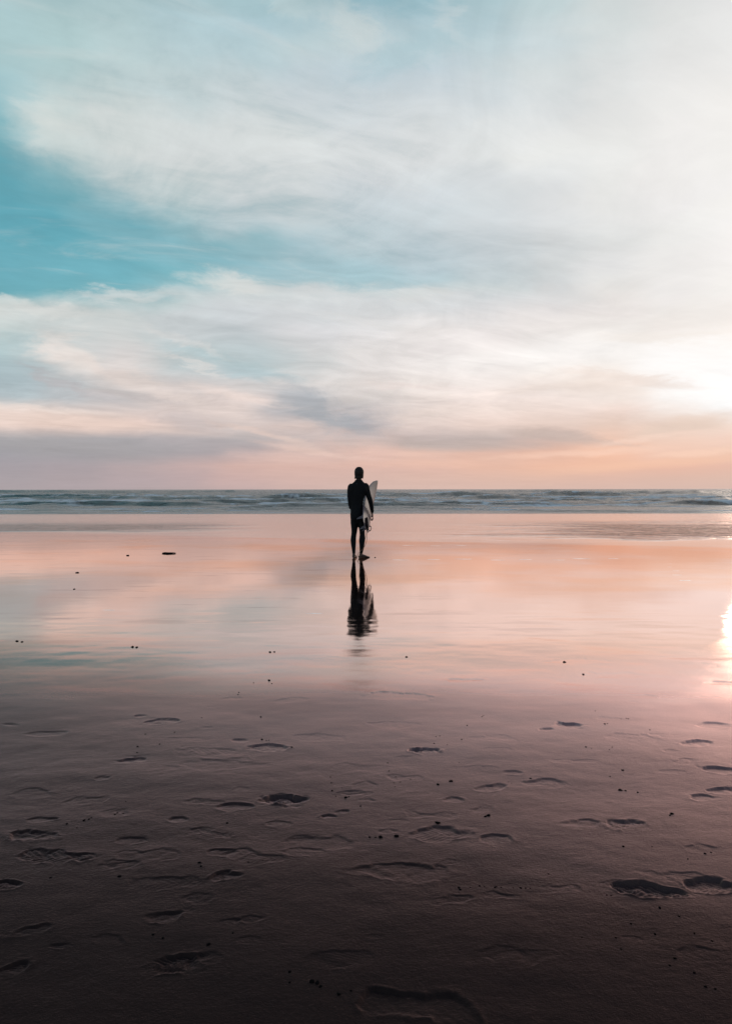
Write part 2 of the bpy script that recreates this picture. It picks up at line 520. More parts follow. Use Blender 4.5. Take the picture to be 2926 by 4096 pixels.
MARKS = [
    # right half, middle distance
    (1704, 3012, 140, 4, .034, 'shoe', False, .9), (1603, 3042, 70, 30, .006, 'toe', False, .5),
    (2305, 2916, 118, -8, .026, 'toe', False, .7), (2188, 2934, 70, 4, .016, 'toe', False, .3),
    (2463, 2889, 150, 2, .008, 'flat', False, .6), (2801, 2988, 105, 12, .022, 'toe', False, .7),
    (2697, 3024, 80, 5, .010, 'toe', False, .8), (2301, 3060, 160, 0, .009, 'shoe', False, .8),
    (2724, 3105, 120, 0, .006, 'flat', False, .4), (2896, 3100, 120, -14, .022, 'toe', False, .5),
    (2823, 3209, 135, -6, .018, 'toe', False, 1.0), (2920, 3180, 110, 0, .02, 'toe', False, .8),
    (2540, 3317, 165, 3, .026, 'toe', False, 1.0), (2346, 3317, 130, 3, .014, 'toe', True, 1.0),
    (2062, 3105, 85, -8, .012, 'toe', False, .3), (2202, 3146, 130, -6, .012, 'toe', False, 1.0),
    (1967, 3168, 110, 6, .016, 'toe', False, .8), (1814, 3213, 80, 4, .012, 'toe', False, .4),
    (1706, 3276, 200, -4, .009, 'shoe', False, 1.0), (1580, 3299, 90, 0, .006, 'toe', False, 1.0),
    (1778, 3353, 210, -3, .020, 'toe', False, .6), (1994, 3380, 130, -10, .014, 'toe', False, .6),
    (1589, 2794, 250, 0, .014, 'flat', False, .3), (1868, 2727, 130, 3, .014, 'flat', False, .3),
    (2458, 2709, 250, 2, .010, 'flat', False, .5), (2300, 2652, 190, 2, .010, 'flat', False, .7),
    (2580, 2795, 95, 4, .010, 'toe', False, .5), (2545, 2818, 60, 0, .008, 'toe', False, .3),
    (2895, 2740, 120, 0, .014, 'flat', False, .3), (2873, 2912, 170, 0, .016, 'flat', False, .3),
    (2003, 3015, 130, 2, .007, 'flat', False, .8), (2640, 2590, 110, 0, .007, 'flat', False, .5),
    (2800, 2670, 160, -6, .010, 'flat', False, .5), (2600, 2636, 200, 0, .007, 'flat', False, .5),
    (1480, 3080, 200, 0, .006, 'flat', False, .4), (1660, 3190, 130, 8, .006, 'flat', False, .8),
    # left half, middle distance
    (171, 2941, 150, 3, .012, 'shoe', False, .7), (575, 2890, 180, 4, .006, 'flat', False, .8),
    (640, 2895, 120, 14, .016, 'toe', False, 1.4), (549, 2871, 40, 0, .014, 'toe', False, .8),
    (941, 2967, 75, -4, .014, 'toe', False, .4), (1058, 2997, 125, -10, .022, 'toe', False, .7),
    (820, 2920, 85, -4, .010, 'flat', False, .5), (495, 3050, 95, 4, .020, 'toe', False, .9),
    (401, 3121, 75, 3, .012, 'toe', False, .4), (1153, 2812, 115, 6, .010, 'toe', False, .6),
    (919, 2799, 85, 10, .010, 'toe', False, .8), (845, 2834, 40, 0, .006, 'toe', False, .4),
    (1279, 2957, 190, -4, .010, 'shoe', False, .9), (1135, 3209, 140, -6, .040, 'toe', False, .7),
    (928, 3238, 100, 3, .018, 'toe', False, .3), (1306, 3276, 75, 0, .018, 'toe', False, 1.3),
    (1370, 3258, 60, 20, .012, 'toe', False, 1.2), (811, 3069, 300, 3, .010, 'flat', False, .4),
    (153, 3290, 130, 4, .014, 'shoe', False, .5), (100, 3360, 200, 2, .020, 'flat', False, 1.4),
    (694, 3290, 80, -6, .012, 'toe', False, .7), (500, 3372, 110, 3, .012, 'flat', False, .4),
    (960, 3165, 90, 0, .008, 'toe', False, .8), (110, 3180, 220, 0, .010, 'flat', False, .3),
    (20, 2905, 70, -20, .016, 'flat', False, .6), (700, 2965, 150, 0, .006, 'flat', False, .9),
    (1300, 2640, 150, 6, .006, 'flat', False, .6), (1040, 2700, 110, 0, .008, 'flat', False, .5),
    # near the camera
    (198, 3444, 260, -4, .018, 'shoe', False, 1.3), (594, 3440, 270, 0, .010, 'flat', False, 1.4),
    (649, 3552, 260, 4, .010, 'shoe', False, .6), (874, 3534, 130, 6, .020, 'toe', False, .8),
    (649, 3690, 140, 14, .020, 'toe', False, .9), (721, 3867, 200, 20, .024, 'toe', False, 1.5),
    (874, 3426, 130, 0, .012, 'toe', False, 1.2), (1280, 3400, 330, 5, .010, 'flat', False, .5),
    (1200, 3370, 120, 0, .010, 'toe', False, .6), (10, 3560, 130, 0, .024, 'toe', False, 1.2),
    (100, 3750, 200, 20, .014, 'flat', False, 1.0), (1634, 3516, 340, 0, .012, 'flat', False, .9),
    (2634, 3592, 250, -8, .030, 'shoe', False, .9), (2890, 3570, 190, -4, .030, 'toe', False, .5),
    (1690, 4066, 430, -10, .024, 'shoe', True, .2), (40, 3900, 170, 30, .018, 'toe', False, 1.0),
    (1500, 3790, 100, 0, .004, 'flat', False, .4), (990, 3800, 70, 0, .006, 'toe', False, .6),
]
srnd = random.Random(5)
for k in range(46):
    MARKS.append((srnd.uniform(60, 2880), srnd.uniform(2860, 3900), srnd.uniform(70, 210), srnd.uniform(-18, 18), srnd.uniform(.007, .0104), srnd.choice(['flat', 'toe', 'shoe']), srnd.random() < .5, srnd.uniform(.9, 1.6)))
for mk in MARKS:
    stamp(*mk)

sand, b = material("wet_sand")
g = nd('ShaderNodeNewGeometry')
P = E(g.outputs['Position'])
px_, py_, pz_ = sep(P)
edge = noise(comb(px_ * 0.10, py_ * 0.22), 1.0, 4, 0.55)
edge2 = noise(comb(px_ * 0.35, py_ * 1.2, 4.0), 1.0, 5, 0.6)
yy = py_ * (1.0 + (edge - 0.5) * 0.35 + (edge2 - 0.5) * 0.30)
rough = curve(yy, [(0, .55), (2.2, .52), (3.2, .46), (4.5, .36), (4.6, .27), (5.2, .13), (5.7, .065), (7.0, .055), (8.5, .05), (11, .045), (18, .05),
                   (21, .10), (40, .14)], 0, 45)
ior = curve(yy, [(0, 1.16), (2.0, 1.20), (2.8, 1.27), (3.6, 1.33), (4.6, 1.42), (6, 1.6), (8, 1.9), (10, 2.2), (20, 2.4), (40, 2.3)], 0, 45)
gr = noise(P, 60.0, 6, 0.65)
blot = noise(P, 2.3, 5, 0.6)
albedo = mix(gr, (0.010, 0.007, 0.006), (0.030, 0.021, 0.018))
albedo = mix(blot * 0.5, albedo, (0.011, 0.008, 0.008))
albedo = scl(albedo, curve(yy, [(0, 1), (4, 1), (8, .5), (40, .4)], 0, 45))
yf = yy + mth('MINIMUM', mth('MAXIMUM', px_ * 0.45, -1.9), 0.8)
film = curve(yf, [(0, 0), (2.6, .01), (3.4, .11), (4.2, .27), (4.8, .52), (5.3, .80), (5.8, .93), (7.5, 1), (45, 1)], 0, 45)
# relief: grain near by, long low ripples in the film of water, a ruffled patch to the right
grain = noise(P, 260.0, 3, 0.6) * curve(py_, [(0, .0020), (3, .0017), (5, .0006), (7, 0), (45, 0)], 0, 45) + noise(P, 95.0, 3, 0.6) * curve(py_, [(0, .0022), (3, .0018), (5, .0005), (6.5, 0), (45, 0)], 0, 45)
lump = noise(P, 34.0, 4, 0.55) * curve(py_, [(0, .0016), (4, .0010), (5.5, .0002), (7, 0), (45, 0)], 0, 45)
rip = noise(comb(px_ * 2.2, py_ * 13.0, 2.0), 1.0, 5, 0.55, 0.6)
rip_a = curve(py_, [(0, 0), (5, .0004), (6.2, .0006), (7.4, .0006), (8.2, .00015), (12, .0002), (18, .0006), (20, .003), (40, .009)], 0, 45)
big = noise(comb(px_ * 0.22, py_ * 0.8, 7.0), 1.0, 4, 0.5)
big_a = curve(py_, [(0, 0), (6, .002), (8, .001), (18, .002), (22, .012), (40, .03)], 0, 45)
patch_e = noise(comb(px_ * 0.18, py_ * 0.45, 8.0), 1.0, 4, 0.6)
patch = smooth(px_ + (patch_e - 0.5) * 14, 3.5, 8.5) * smooth(py_ + (patch_e - 0.5) * 9 - px_ * 0.12, 18.3, 20.5) * (1.0 - smooth(py_ + (patch_e - 0.5) * 12 + px_ * 0.12, 27, 33))
scn = noise(comb(px_ * 0.75, py_ * 2.6, 12.0), 1.0, 4, 0.55)
scum = smooth(scn, 0.57, 0.70) * smooth(py_, 6.5, 8.0) * (1.0 - smooth(py_, 14, 20)) * (1.0 - smooth(px_, -0.5, 2.5))
patch2 = (1.0 - smooth(px_ + (patch_e - 0.5) * 6, -8.0, -3.0)) * smooth(py_ + (edge2 - .5) * 3, 23.0, 24.5) * (1.0 - smooth(py_ + (edge2 - .5) * 3, 27.0, 31.0))
ruf = noise(comb(px_ * 1.5, py_ * 1.6, 1.0), 1.4, 4, 0.6, 0.8)
hgt = grain + lump + rip * rip_a + big * big_a + ruf * (patch * 0.16 + patch2 * 0.10)
bp = nd('ShaderNodeBump')
bp.inputs['Strength'].default_value = 1.0
bp.inputs['Distance'].default_value = 1.0
put(bp.inputs['Height'], hgt)
nrm = E(bp.outputs[0])
fr = nd('ShaderNodeFresnel')
fr.inputs['IOR'].default_value = 1.33
put(fr.inputs['Normal'], nrm)
film = film * (1.0 - patch * 0.85) * (1.0 - patch2 * 0.75) * (1.0 - scum * 0.30)
damp = curve(yy, [(0, .12), (1.7, .22), (2.2, .42), (2.8, .82), (3.6, 1.0), (4.2, 1.0), (45, 1.0)], 0, 45)
refl = mth('ADD', E(fr.outputs[0]) * damp * (1.0 - film), film * 0.92, clamp=True)
dif = nd('ShaderNodeBsdfDiffuse'); put(dif.inputs[0], albedo); put(dif.inputs['Normal'], nrm)
glo = nd('ShaderNodeBsdfGlossy')
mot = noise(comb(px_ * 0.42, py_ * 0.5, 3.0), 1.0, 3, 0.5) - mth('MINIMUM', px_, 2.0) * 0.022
tin = mix(smooth(mot, 0.36, 0.64), (1.0, 0.67, 0.54), (0.98, 0.745, 0.67))  # peach tone of the reflected sky painted as gloss tint, mottled and by distance
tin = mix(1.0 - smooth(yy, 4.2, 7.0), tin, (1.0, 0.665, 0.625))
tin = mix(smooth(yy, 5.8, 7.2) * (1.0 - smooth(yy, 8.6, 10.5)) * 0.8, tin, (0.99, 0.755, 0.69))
put(glo.inputs['Color'], mix(smooth(py_ + px_ * 0.33 + (edge2 - 0.5) * 1.5, 18.9, 20.0), tin, (0.99, 0.82, 0.76)))  # paler reflection farther out, painted into the tint as well
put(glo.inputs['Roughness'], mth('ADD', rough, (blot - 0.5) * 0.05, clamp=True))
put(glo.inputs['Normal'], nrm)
mx = nd('ShaderNodeMixShader')
put(mx.inputs[0], refl)
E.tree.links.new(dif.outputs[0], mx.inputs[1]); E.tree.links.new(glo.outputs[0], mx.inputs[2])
E.tree.nodes.remove(b)
E.tree.links.new(mx.outputs[0], E.tree.nodes['Material Output'].inputs['Surface'])
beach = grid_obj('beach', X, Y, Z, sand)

# ------------------------------------------------------------------ the sea
rows = [36.0]
while rows[-1] < 9000:
    d = rows[-1]
    rows.append(d + max(0.16, 0.0012 * d + 0.00006 * d * d))
rows = np.array(rows)
cols = np.linspace(-1, 1, 640)
cols = np.sign(cols) * (0.55 * np.abs(cols) + 0.85 * np.abs(cols) ** 3)
SX = rows[:, None] * cols[None, :]
SY = np.repeat(rows[:, None], len(cols), 1)
far = sstep(SY, 45, 70)
SZ = -0.055 + fbm(SX * 0.16, SY * 0.35, 4) * 0.20 * far * (1 - 0.6 * sstep(SY, 200, 900))
SZ += fbm(SX * 0.33 + 5, SY * 0.16 + 2, 3) * 0.30 * sstep(SY, 48, 75) * (1 - 0.5 * sstep(SY, 300, 900))
SZ += vnoise(SX * 0.02 + 4, SY * 0.045 + 2) * 0.45 * sstep(SY, 60, 130)
foam = np.zeros_like(SX)
BREAK = [(42.6, .045, .45, .5, 3), (44.8, .09, .6, .9, 9), (49, .10, .8, 1.6, 15), (56, .20, .9, 2.6, 23), (67, .34, 1.0, 5.0, 31),
         (84, .40, 1.3, 7.5, 43), (104, .75, 1.8, 7.0, 57), (140, .75, 2.4, 11, 71), (200, .9, 3.5, 16, 83), (300, 1.0, 5, 22, 97)]
for (y0, h_, wf, wb, sd_) in BREAK:
    line = y0 + fbm(SX * (3.2 / y0) + sd_, SX * 0 + sd_, 3) * y0 * 0.16
    a = np.clip(0.55 + 1.9 * fbm(SX * (4.2 / y0) + sd_ * 3, SY * 0.01 + sd_, 3), 0.05, 1.35)
    if y0 == 104:                       # one smooth swell standing up just left of the surfer
        a = 0.25 + 0.25 * np.clip(a, 0, 1) + 0.95 * np.exp(-((SX + 9.6) / 4.6) ** 2) + 0.45 * np.exp(-((SX - 19) / 5.0) ** 2)
        line = line * 0.3 + y0 * 0.7
    t = SY - line
    prof = np.where(t < 0, np.exp(-(t / wf) ** 2), np.exp(-(t / wb) ** 2))
    SZ += h_ * a * prof
    lace = fbm(SX * 0.35 + sd_, SY * 0.9, 4)
    if y0 > 41:
        wsh = np.where(t < 0, np.exp(-(t / (wf * .5)) ** 2) * 0.3, np.exp(-(t / (wb * 1.3)) ** 2))
        wsh = wsh * (1 - 0.9 * np.exp(-((SX + 9.6) / 5.0) ** 2) * (y0 == 104))
        foam = np.maximum(foam, wsh * np.clip(0.75 + 1.3 * lace - 0.35 * (a - 0.6), 0, 1) * (1 - 0.85 * sstep(SY, 120, 260)) * (0.55 if y0 < 46 else 1))

sea_m, b = material("sea_water")
g = nd('ShaderNodeNewGeometry')
P = E(g.outputs['Position'])
px_, py_, pz_ = sep(P)
at = nd('ShaderNodeAttribute', attribute_name='foam')
fm = E(at.outputs['Fac'])
ln_ = noise(comb(px_ * 0.13, py_ * 0.15, 1.0), 1.0, 6, 0.62, 0.6) * 0.55 + noise(comb(px_ * 0.55, py_ * 0.13, 6.0), 1.0, 8, 0.66, 0.5) * 0.45
fmask = smooth(fm * 0.9 + 0.10 * smooth(py_, 46, 52) + (ln_ - 0.5) * 3.2 - smooth(py_, 110, 260) * 0.35, 0.22, 0.60) * 0.96
water = mix(noise(comb(px_ * 0.03, py_ * 0.05), 1, 3), (0.006, 0.020, 0.024), (0.014, 0.034, 0.040))
put(b.inputs['Base Color'], mix(fmask, water, (0.92, 0.96, 0.95)))
put(b.inputs['Roughness'], 0.22 + fmask * 0.5)
put(b.inputs['IOR'], 1.33 - fmask * 0.12)
chop = noise(comb(px_ * 0.8, py_ * 1.5, 3.0), 1.0, 5, 0.62, 0.4)
bp = nd('ShaderNodeBump')
bp.inputs['Distance'].default_value = 1.0
bp.inputs['Strength'].default_value = 1.0
put(bp.inputs['Height'], chop * curve(py_, [(36, .05), (46, .22), (70, .5), (400, .8)], 36, 400))
E.tree.links.new(bp.outputs[0], b.inputs['Normal'])
grid_obj('sea', SX, SY, SZ, sea_m, {'foam': foam})


# ------------------------------------------------------------------ solid-shape helpers
class Lofts:
    """collects overlapping closed tubes, then fuses them into one skin"""

    def __init__(self):
        self.v, self.f = [], []

    def rings(self, rings, n=20):
        """rings: (centre, u half-axis vector, v half-axis vector)"""
        base = len(self.v)
        for c, u, w in rings:
            for k in range(n):
                t = 2 * math.pi * k / n
                self.v.append(Vector(c) + Vector(u) * math.cos(t) + Vector(w) * math.sin(t))
        m = len(rings)
        for i in range(m - 1):
            for k in range(n):
                a = base + i * n + k; b_ = base + i * n + (k + 1) % n
                self.f.append((a, b_, b_ + n, a + n))
        self.f.append(tuple(base + k for k in range(n))[::-1])
        self.f.append(tuple(base + (m - 1) * n + k for k in range(n)))

    def upright(self, spec, grow=0.0, n=24):
        """spec: (z, cx, a, cy, b) horizontal ellipses"""
        self.rings([((cx, cy, z), (a + grow, 0, 0), (0, b_ + grow, 0)) for z, cx, a, cy, b_ in spec], n)

    def tube(self, pts, grow=0.0, n=14, cap=True):
        """pts: (x, y, z, r) round tube with rounded ends"""
        P_ = [Vector(p[:3]) for p in pts]
        out = []
        for i, p in enumerate(P_):
            t = (P_[min(i + 1, len(P_) - 1)] - P_[max(i - 1, 0)]).normalized()
            ref = Vector((0, 1, 0)) if abs(t.y) < 0.8 else Vector((1, 0, 0))
            u = t.cross(ref).normalized(); w = t.cross(u).normalized()
            r = pts[i][3] + grow
            if i == 0 and cap:
                out.append((p - t * r * 0.8, u * r * .5, w * r * .5))
            out.append((p, u * r, w * r))
            if i == len(P_) - 1 and cap:
                out.append((p + t * r * 0.8, u * r * .5, w * r * .5))
        self.rings(out, n)

    def ball(self, c, rx, ry, rz, n=18):
        rg = []
        for i in range(1, 10):
            a = math.pi * i / 10
            rg.append(((c[0], c[1], c[2] - rz * math.cos(a)), (rx * math.sin(a), 0, 0), (0, ry * math.sin(a), 0)))
        self.rings(rg, n)

    def fuse(self, name, mat, voxel, parent=None, smooth_n=6):
        o = mesh_obj(name, self.v, self.f, mat, parent)
        md = o.modifiers.new('fuse', 'REMESH')
        md.mode = 'VOXEL'
        md.voxel_size = voxel
        md.use_smooth_shade = True
        if smooth_n:
            sm = o.modifiers.new('soft', 'SMOOTH')
            sm.factor = 0.5
            sm.iterations = smooth_n
        bpy.context.view_layer.update()
        dg = bpy.context.evaluated_depsgraph_get()
        me = bpy.data.meshes.new_from_object(o.evaluated_get(dg))
        me.name = name
        old = o.data
        o.modifiers.clear()
        o.data = me
        bpy.data.meshes.remove(old)
        if not me.materials:
            me.materials.append(mat)
        me.polygons.foreach_set('use_smooth', [True] * len(me.polygons))
        return o


# ------------------------------------------------------------------ the surfer
skin_m = plain("skin", (0.075, 0.040, 0.030), 0.5, 0.15, 20)
suit_m = plain("neoprene", (0.006, 0.0065, 0.008), 0.75, 0.3, 60, 1.3)
hair_m = plain("dark_hair", (0.014, 0.010, 0.008), 0.6, 0.4, 120, 1.35)

PX0, PY0 = -0.166, 14.34
surfer = thing('person', 'surfer in a black full wetsuit standing barefoot on wet sand, board under the right arm',
               'person', (PX0, PY0, 0.0))

TORSO = [(.70, -.004, .105, .0, .075), (.745, -.004, .128, -.005, .10), (.80, -.004, .134, -.012, .118), (.86, -.006, .134, -.012, .118), (.95, -.012, .122, .0, .098),
         (1.05, -.016, .114, .008, .092), (1.15, -.012, .128, .008, .10), (1.25, -.002, .150, .004, .11), (1.34, .008, .168, .0, .108),
         (1.40, .014, .172, -.004, .097), (1.44, .018, .162, -.006, .085), (1.475, .021, .125, -.004, .072), (1.51, .022, .084, .0, .063), (1.545, .023, .062, .002, .059)]
LEG_L = [(.76, -.066, .068, -.004, .088), (.70, -.064, .070, 0, .086), (.61, -.062, .061, .006, .076), (.51, -.068, .050, .010, .062), (.45, -.076, .047, .012, .055),
         (.40, -.083, .048, .004, .054), (.35, -.086, .050, -.010, .056), (.27, -.083, .044, -.014, .050), (.18, -.079, .033, -.008, .038),
         (.11, -.076, .027, .0, .031), (.075, -.075, .027, .002, .033)]
LEG_R = [(.76, .062, .066, -.004, .088), (.70, .068, .066, 0, .086), (.63, .080, .060, .004, .078), (.53, .089, .049, .008, .063), (.46, .092, .047, .010, .056),
         (.40, .090, .052, .0, .055), (.35, .088, .056, -.012, .057), (.27, .084, .045, -.014, .050), (.18, .077, .034, -.008, .039),
         (.11, .071, .027, .0, .031), (.075, .070, .027, .002, .033)]
ARM_L = [(-.128, -.004, 1.418, .060), (-.146, .0, 1.34, .055), (-.150, .004, 1.22, .049), (-.140, .012, 1.10, .046), (-.126, .035, .995, .043),
         (-.100, .12, .985, .038), (-.065, .23, 1.020, .029)]
ARM_R = [(.158, -.004, 1.428, .062), (.184, .0, 1.345, .054), (.214, .012, 1.24, .047), (.243, .03, 1.16, .044), (.264, .055, 1.08, .042),
         (.276, .085, 1.01, .038), (.288, .12, .93, .029), (.290, .127, .905, .027)]

body = Lofts()
body.upright(TORSO)
body.upright([(1.49, .022, .07, .0, .062), (1.53, .024, .058, .004, .058), (1.57, .026, .054, .010, .056), (1.62, .028, .056, .016, .06)])
body.upright(LEG_L); body.upright(LEG_R)
body.tube(ARM_L); body.tube(ARM_R)
# head with jaw, nose, brows, ears, lips
body.ball((.030, .012, 1.690), .074, .094, .104)
body.ball((.030, .045, 1.640), .056, .062, .070)
body.ball((.030, .098, 1.605), .026, .022, .020)
body.tube([(.030, .106, 1.690, .009), (.030, .122, 1.662, .013), (.030, .116, 1.652, .012)])
body.tube([(.008, .100, 1.703, .009), (-.008, .094, 1.702, .008)]); body.tube([(.052, .100, 1.703, .009), (.068, .094, 1.702, .008)])
body.tube([(.014, .104, 1.630, .007), (.046, .104, 1.630, .007)])
for s in (-1, 1):
    body.ball((.030 + s * .076, .012, 1.672), .010, .020, .032)
# right hand: palm on the outside of the board, four fingers curled under its lower rail, thumb along it
body.rings([((.290, .127, .905), (.018, 0, 0), (0, .027, 0)), ((.292, .140, .872), (.017, .004, 0), (-.004, .038, 0)),
            ((.294, .150, .838), (.015, .004, 0), (-.006, .043, 0)), ((.298, .155, .805), (.011, .003, 0), (-.006, .040, 0))], 16)
for k, (oy, l_) in enumerate(((-.033, .85), (-.011, 1.0), (.011, .96), (.032, .78))):
    yb = .155 + oy
    zb = .806 + oy * 0.25
    body.tube([(.298, yb, zb, .0095), (.304, yb, zb - .038 * l_, .009), (.296, yb - .003, zb - .062 * l_, .0085),
               (.276, yb - .006, zb - .068 * l_, .008), (.260, yb - .008, zb - .058 * l_, .007)], 0, 10)
body.tube([(.292, .108, .865, .013), (.286, .085, .842, .0115), (.276, .074, .818, .010), (.270, .072, .800, .0085)], 0, 10)
# left hand, forearm bent across the front
body.rings([((-.062, .235, 1.021), (.010, 0, .020), (-.006, .010, .024)), ((-.050, .270, 1.027), (.012, -.004, .0), (0, .004, .036)),
            ((-.036, .310, 1.029), (.011, -.004, 0), (0, .0, .040)), ((-.026, .335, 1.027), (.009, -.004, 0), (0, 0, .037))], 16)
for k, (oz, l_) in enumerate(((.030, .88), (.010, 1.0), (-.011, .95), (-.030, .78))):
    body.tube([(-.026, .333, 1.027 + oz, .0095), (-.008, .370 * 1.0, 1.021 + oz, .009), (.012 * l_, .388, 1.013 + oz, .0085), (.030 * l_, .390, 1.005 + oz, .007)], 0, 10)
body.tube([(-.046, .262, 1.053, .012), (-.026, .286, 1.071, .011), (-.008, .306, 1.075, .009)], 0, 10)


def foot(ax, ay, hd):
    """bare foot: heel under the ankle, toes towards heading hd (degrees from straight ahead)"""
    s, c = math.sin(R(hd)), math.cos(R(hd))
    f = Vector((s, c, 0)); r = Vector((c, -s, 0)); o = Vector((ax, ay, 0)) - f * .045
    spec = [(-.012, .018, .018, .022), (.01, .030, .030, .034), (.05, .033, .040, .052), (.10, .036, .034, .040), (.15, .042, .024, .026), (.19, .045, .015, .016), (.215, .040, .010, .011)]
    body.rings([(o + f * t + Vector((0, 0, zc)), r * a, Vector((0, 0, zc if zc < h_ else h_))) for t, a, zc, h_ in spec], 18)
    body.tube([(*(o + f * .03 + Vector((0, 0, .04))), .030), (*(Vector((ax, ay, .11))), .028)], 0, 14)
    for k, (off, ln2, rr) in enumerate(((-.031, .050, .011), (-.012, .048, .0085), (.004, .043, .008), (.019, .036, .0075), (.033, .026, .007))):
        off = -off if hd < 0 else off
        a = o + f * .200 + r * off + Vector((0, 0, .012)); e_ = o + f * (.200 + ln2) + r * off * 1.05 + Vector((0, 0, .009))
        body.tube([(*a, rr), (*((a + e_) / 2 + Vector((0, 0, .003))), rr), (*e_, rr * .9)], 0, 8)


foot(-.075, .0, 9)
foot(.070, .0, 58)
body_o = body.fuse('body', skin_m, 0.0052, surfer, 3)
eye_m = plain("eye_white", (0.35, 0.33, 0.31), 0.2, 0.1, 40)
for s in (-1, 1):
    ey = Lofts()
    ey.ball((.030 + s * .030, .086, 1.686), .014, .013, .009, 12)
    mesh_obj('eye', ey.v, ey.f, eye_m, body_o)

suit = Lofts()
suit.upright(TORSO, .006)
suit.upright(LEG_L[:-1] + [(.085, -.075, .027, .002, .032)], .006)
suit.upright(LEG_R[:-1] + [(.085, .070, .027, .002, .032)], .006)
suit.tube(ARM_L, .006); suit.tube(ARM_R, .006)
suit.ball((-.058, -.055, .80), .074, .075, .085); suit.ball((.056, -.055, .80), .074, .075, .085)
suit.ball((-.085, -.035, 1.36), .085, .07, .10); suit.ball((.115, -.035, 1.36), .085, .07, .10)
suit_o = suit.fuse('wetsuit', suit_m, 0.007, surfer, 8)
# small grey maker's mark on the back of the collar
mark_m = plain("grey_print", (0.10, 0.11, 0.13), 0.7, 0.2, 80)
mk = Lofts()
mk.rings([((-.018, -.083 - .004, 1.468), (.010, 0, 0), (0, .002, .007)), ((-.018, -.079, 1.468), (.010, 0, 0), (0, .002, .007))], 10)
mk_o = mesh_obj('collar_print', mk.v, mk.f, mark_m, suit_o)

hair = Lofts()
hair.ball((.030, -.018, 1.698), .094, .098, .110)
hair.upright([(1.72, .029, .086, -.008, .094), (1.68, .029, .092, -.012, .090), (1.645, .029, .090, -.016, .080), (1.615, .030, .084, -.020, .068), (1.592, .031, .072, -.022, .055)], 0)
rr_ = random.Random(3)
for k in range(46):
    t = math.pi * (0.98 + 1.04 * k / 45)
    x0 = .030 + .080 * math.cos(t); y0 = -.012 + .070 * math.sin(t)
    if y0 > .02:
        continue
    l_ = rr_.uniform(.0, .026)
    hair.tube([(x0, y0, 1.63, .010), (x0 + rr_.uniform(-.006, .004), y0, 1.60, .008), (x0 - .004 + rr_.uniform(-.008, .006), y0, 1.588 - l_, .0045)], 0, 8)
hair.tube([(-.050, -.02, 1.60, .006), (-.056, -.02, 1.575, .0045), (-.050, -.02, 1.548, .004)], 0, 8)
hair.fuse('hair', hair_m, 0.0055, surfer, 2)

# ------------------------------------------------------------------ the surfboard
board_m, b = material("glassed_foam")
tcb = nd('ShaderNodeTexCoord')
ox, oy, oz = sep(E(tcb.outputs['Object']))
nb = noise(E(tcb.outputs['Object']), 6.0, 4, 0.6)
base = mix(nb, (0.17, 0.130, 0.137), (0.225, 0.178, 0.183))
strg = 1.0 - smooth(mth('ABSOLUTE', oy), 0.003, 0.006)
put(b.inputs['Base Color'], mix(strg * 0.5, base, (0.30, 0.22, 0.17)))
b.inputs['Roughness'].default_value = 0.36
b.inputs['IOR'].default_value = 1.4
pad_m = plain("rubber_pad", (0.012, 0.010, 0.013), 0.95, 0.3, 40, 1.1)
fin_m = plain("smoked_fin", (0.17, 0.135, 0.14), 0.5, 0.3, 30)
cord_m = plain("leash_cord", (0.36, 0.19, 0.12), 0.4, 0.2, 30)
cuff_m = plain("leash_cuff", (0.030, 0.026, 0.030), 0.6, 0.2, 30)

TAIL = Vector((.118, -.45, .600)); NOSE = Vector((.305, 1.05, 1.512))
Lv = (NOSE - TAIL).normalized(); BL = (NOSE - TAIL).length
Wv = Vector((-.25, 0, 1)); Wv = (Wv - Lv * Wv.dot(Lv)).normalized()
Nv = Lv.cross(Wv).normalized()
board = thing('surfboard', 'white shortboard with dark tail pad held nose up under the surfer\'s right arm', 'surfboard')
board.matrix_world = Matrix.Translation(Vector((PX0, PY0, 0)) + TAIL) @ Matrix((Lv, Wv, Nv)).transposed().to_4x4()


def half_w(t):                       # t: 0 tail .. 1 nose
    pts = [(0, .105), (.02, .135), (.08, .172), (.2, .178), (.4, .195), (.55, .197), (.7, .18), (.82, .142), (.9, .105), (.96, .052), (.99, .026), (1, .004)]
    for (a, wa), (b_, wb_) in zip(pts, pts[1:]):
        if t <= b_:
            k = (t - a) / (b_ - a)
            return wa + (wb_ - wa) * k
    return .004


def rocker(t):
    return .115 * max(0, (t - .45) / .55) ** 2.3 + .05 * max(0, (.4 - t) / .4) ** 2


def thick(t):
    return .030 * min(1, (0.25 + 2.6 * t)) * min(1, 0.22 + 2.4 * (1 - t))


bl = Lofts()
rg = []
for i in range(41):
    t = i / 40
    rg.append(((t * BL, 0, rocker(t)), (0, half_w(t), 0), (0, 0, max(thick(t), .004))))
bl.rings(rg, 40)
# fuller rails than an ellipse
for i in range(41):
    t = i / 40
    for k in range(40):
        v = bl.v[i * 40 + k]
        dz_ = v.z - rocker(t)
        th = max(thick(t), .004)
        v.z = rocker(t) + math.copysign(th * abs(dz_ / th) ** 0.7, dz_) if th else v.z
board_o = mesh_obj('board', bl.v, bl.f, board_m, board)


def deck_z(t, w):
    th = max(thick(t), .004)
    return rocker(t) + th * max(0.0, 1 - (w / half_w(t)) ** 2) ** 0.35


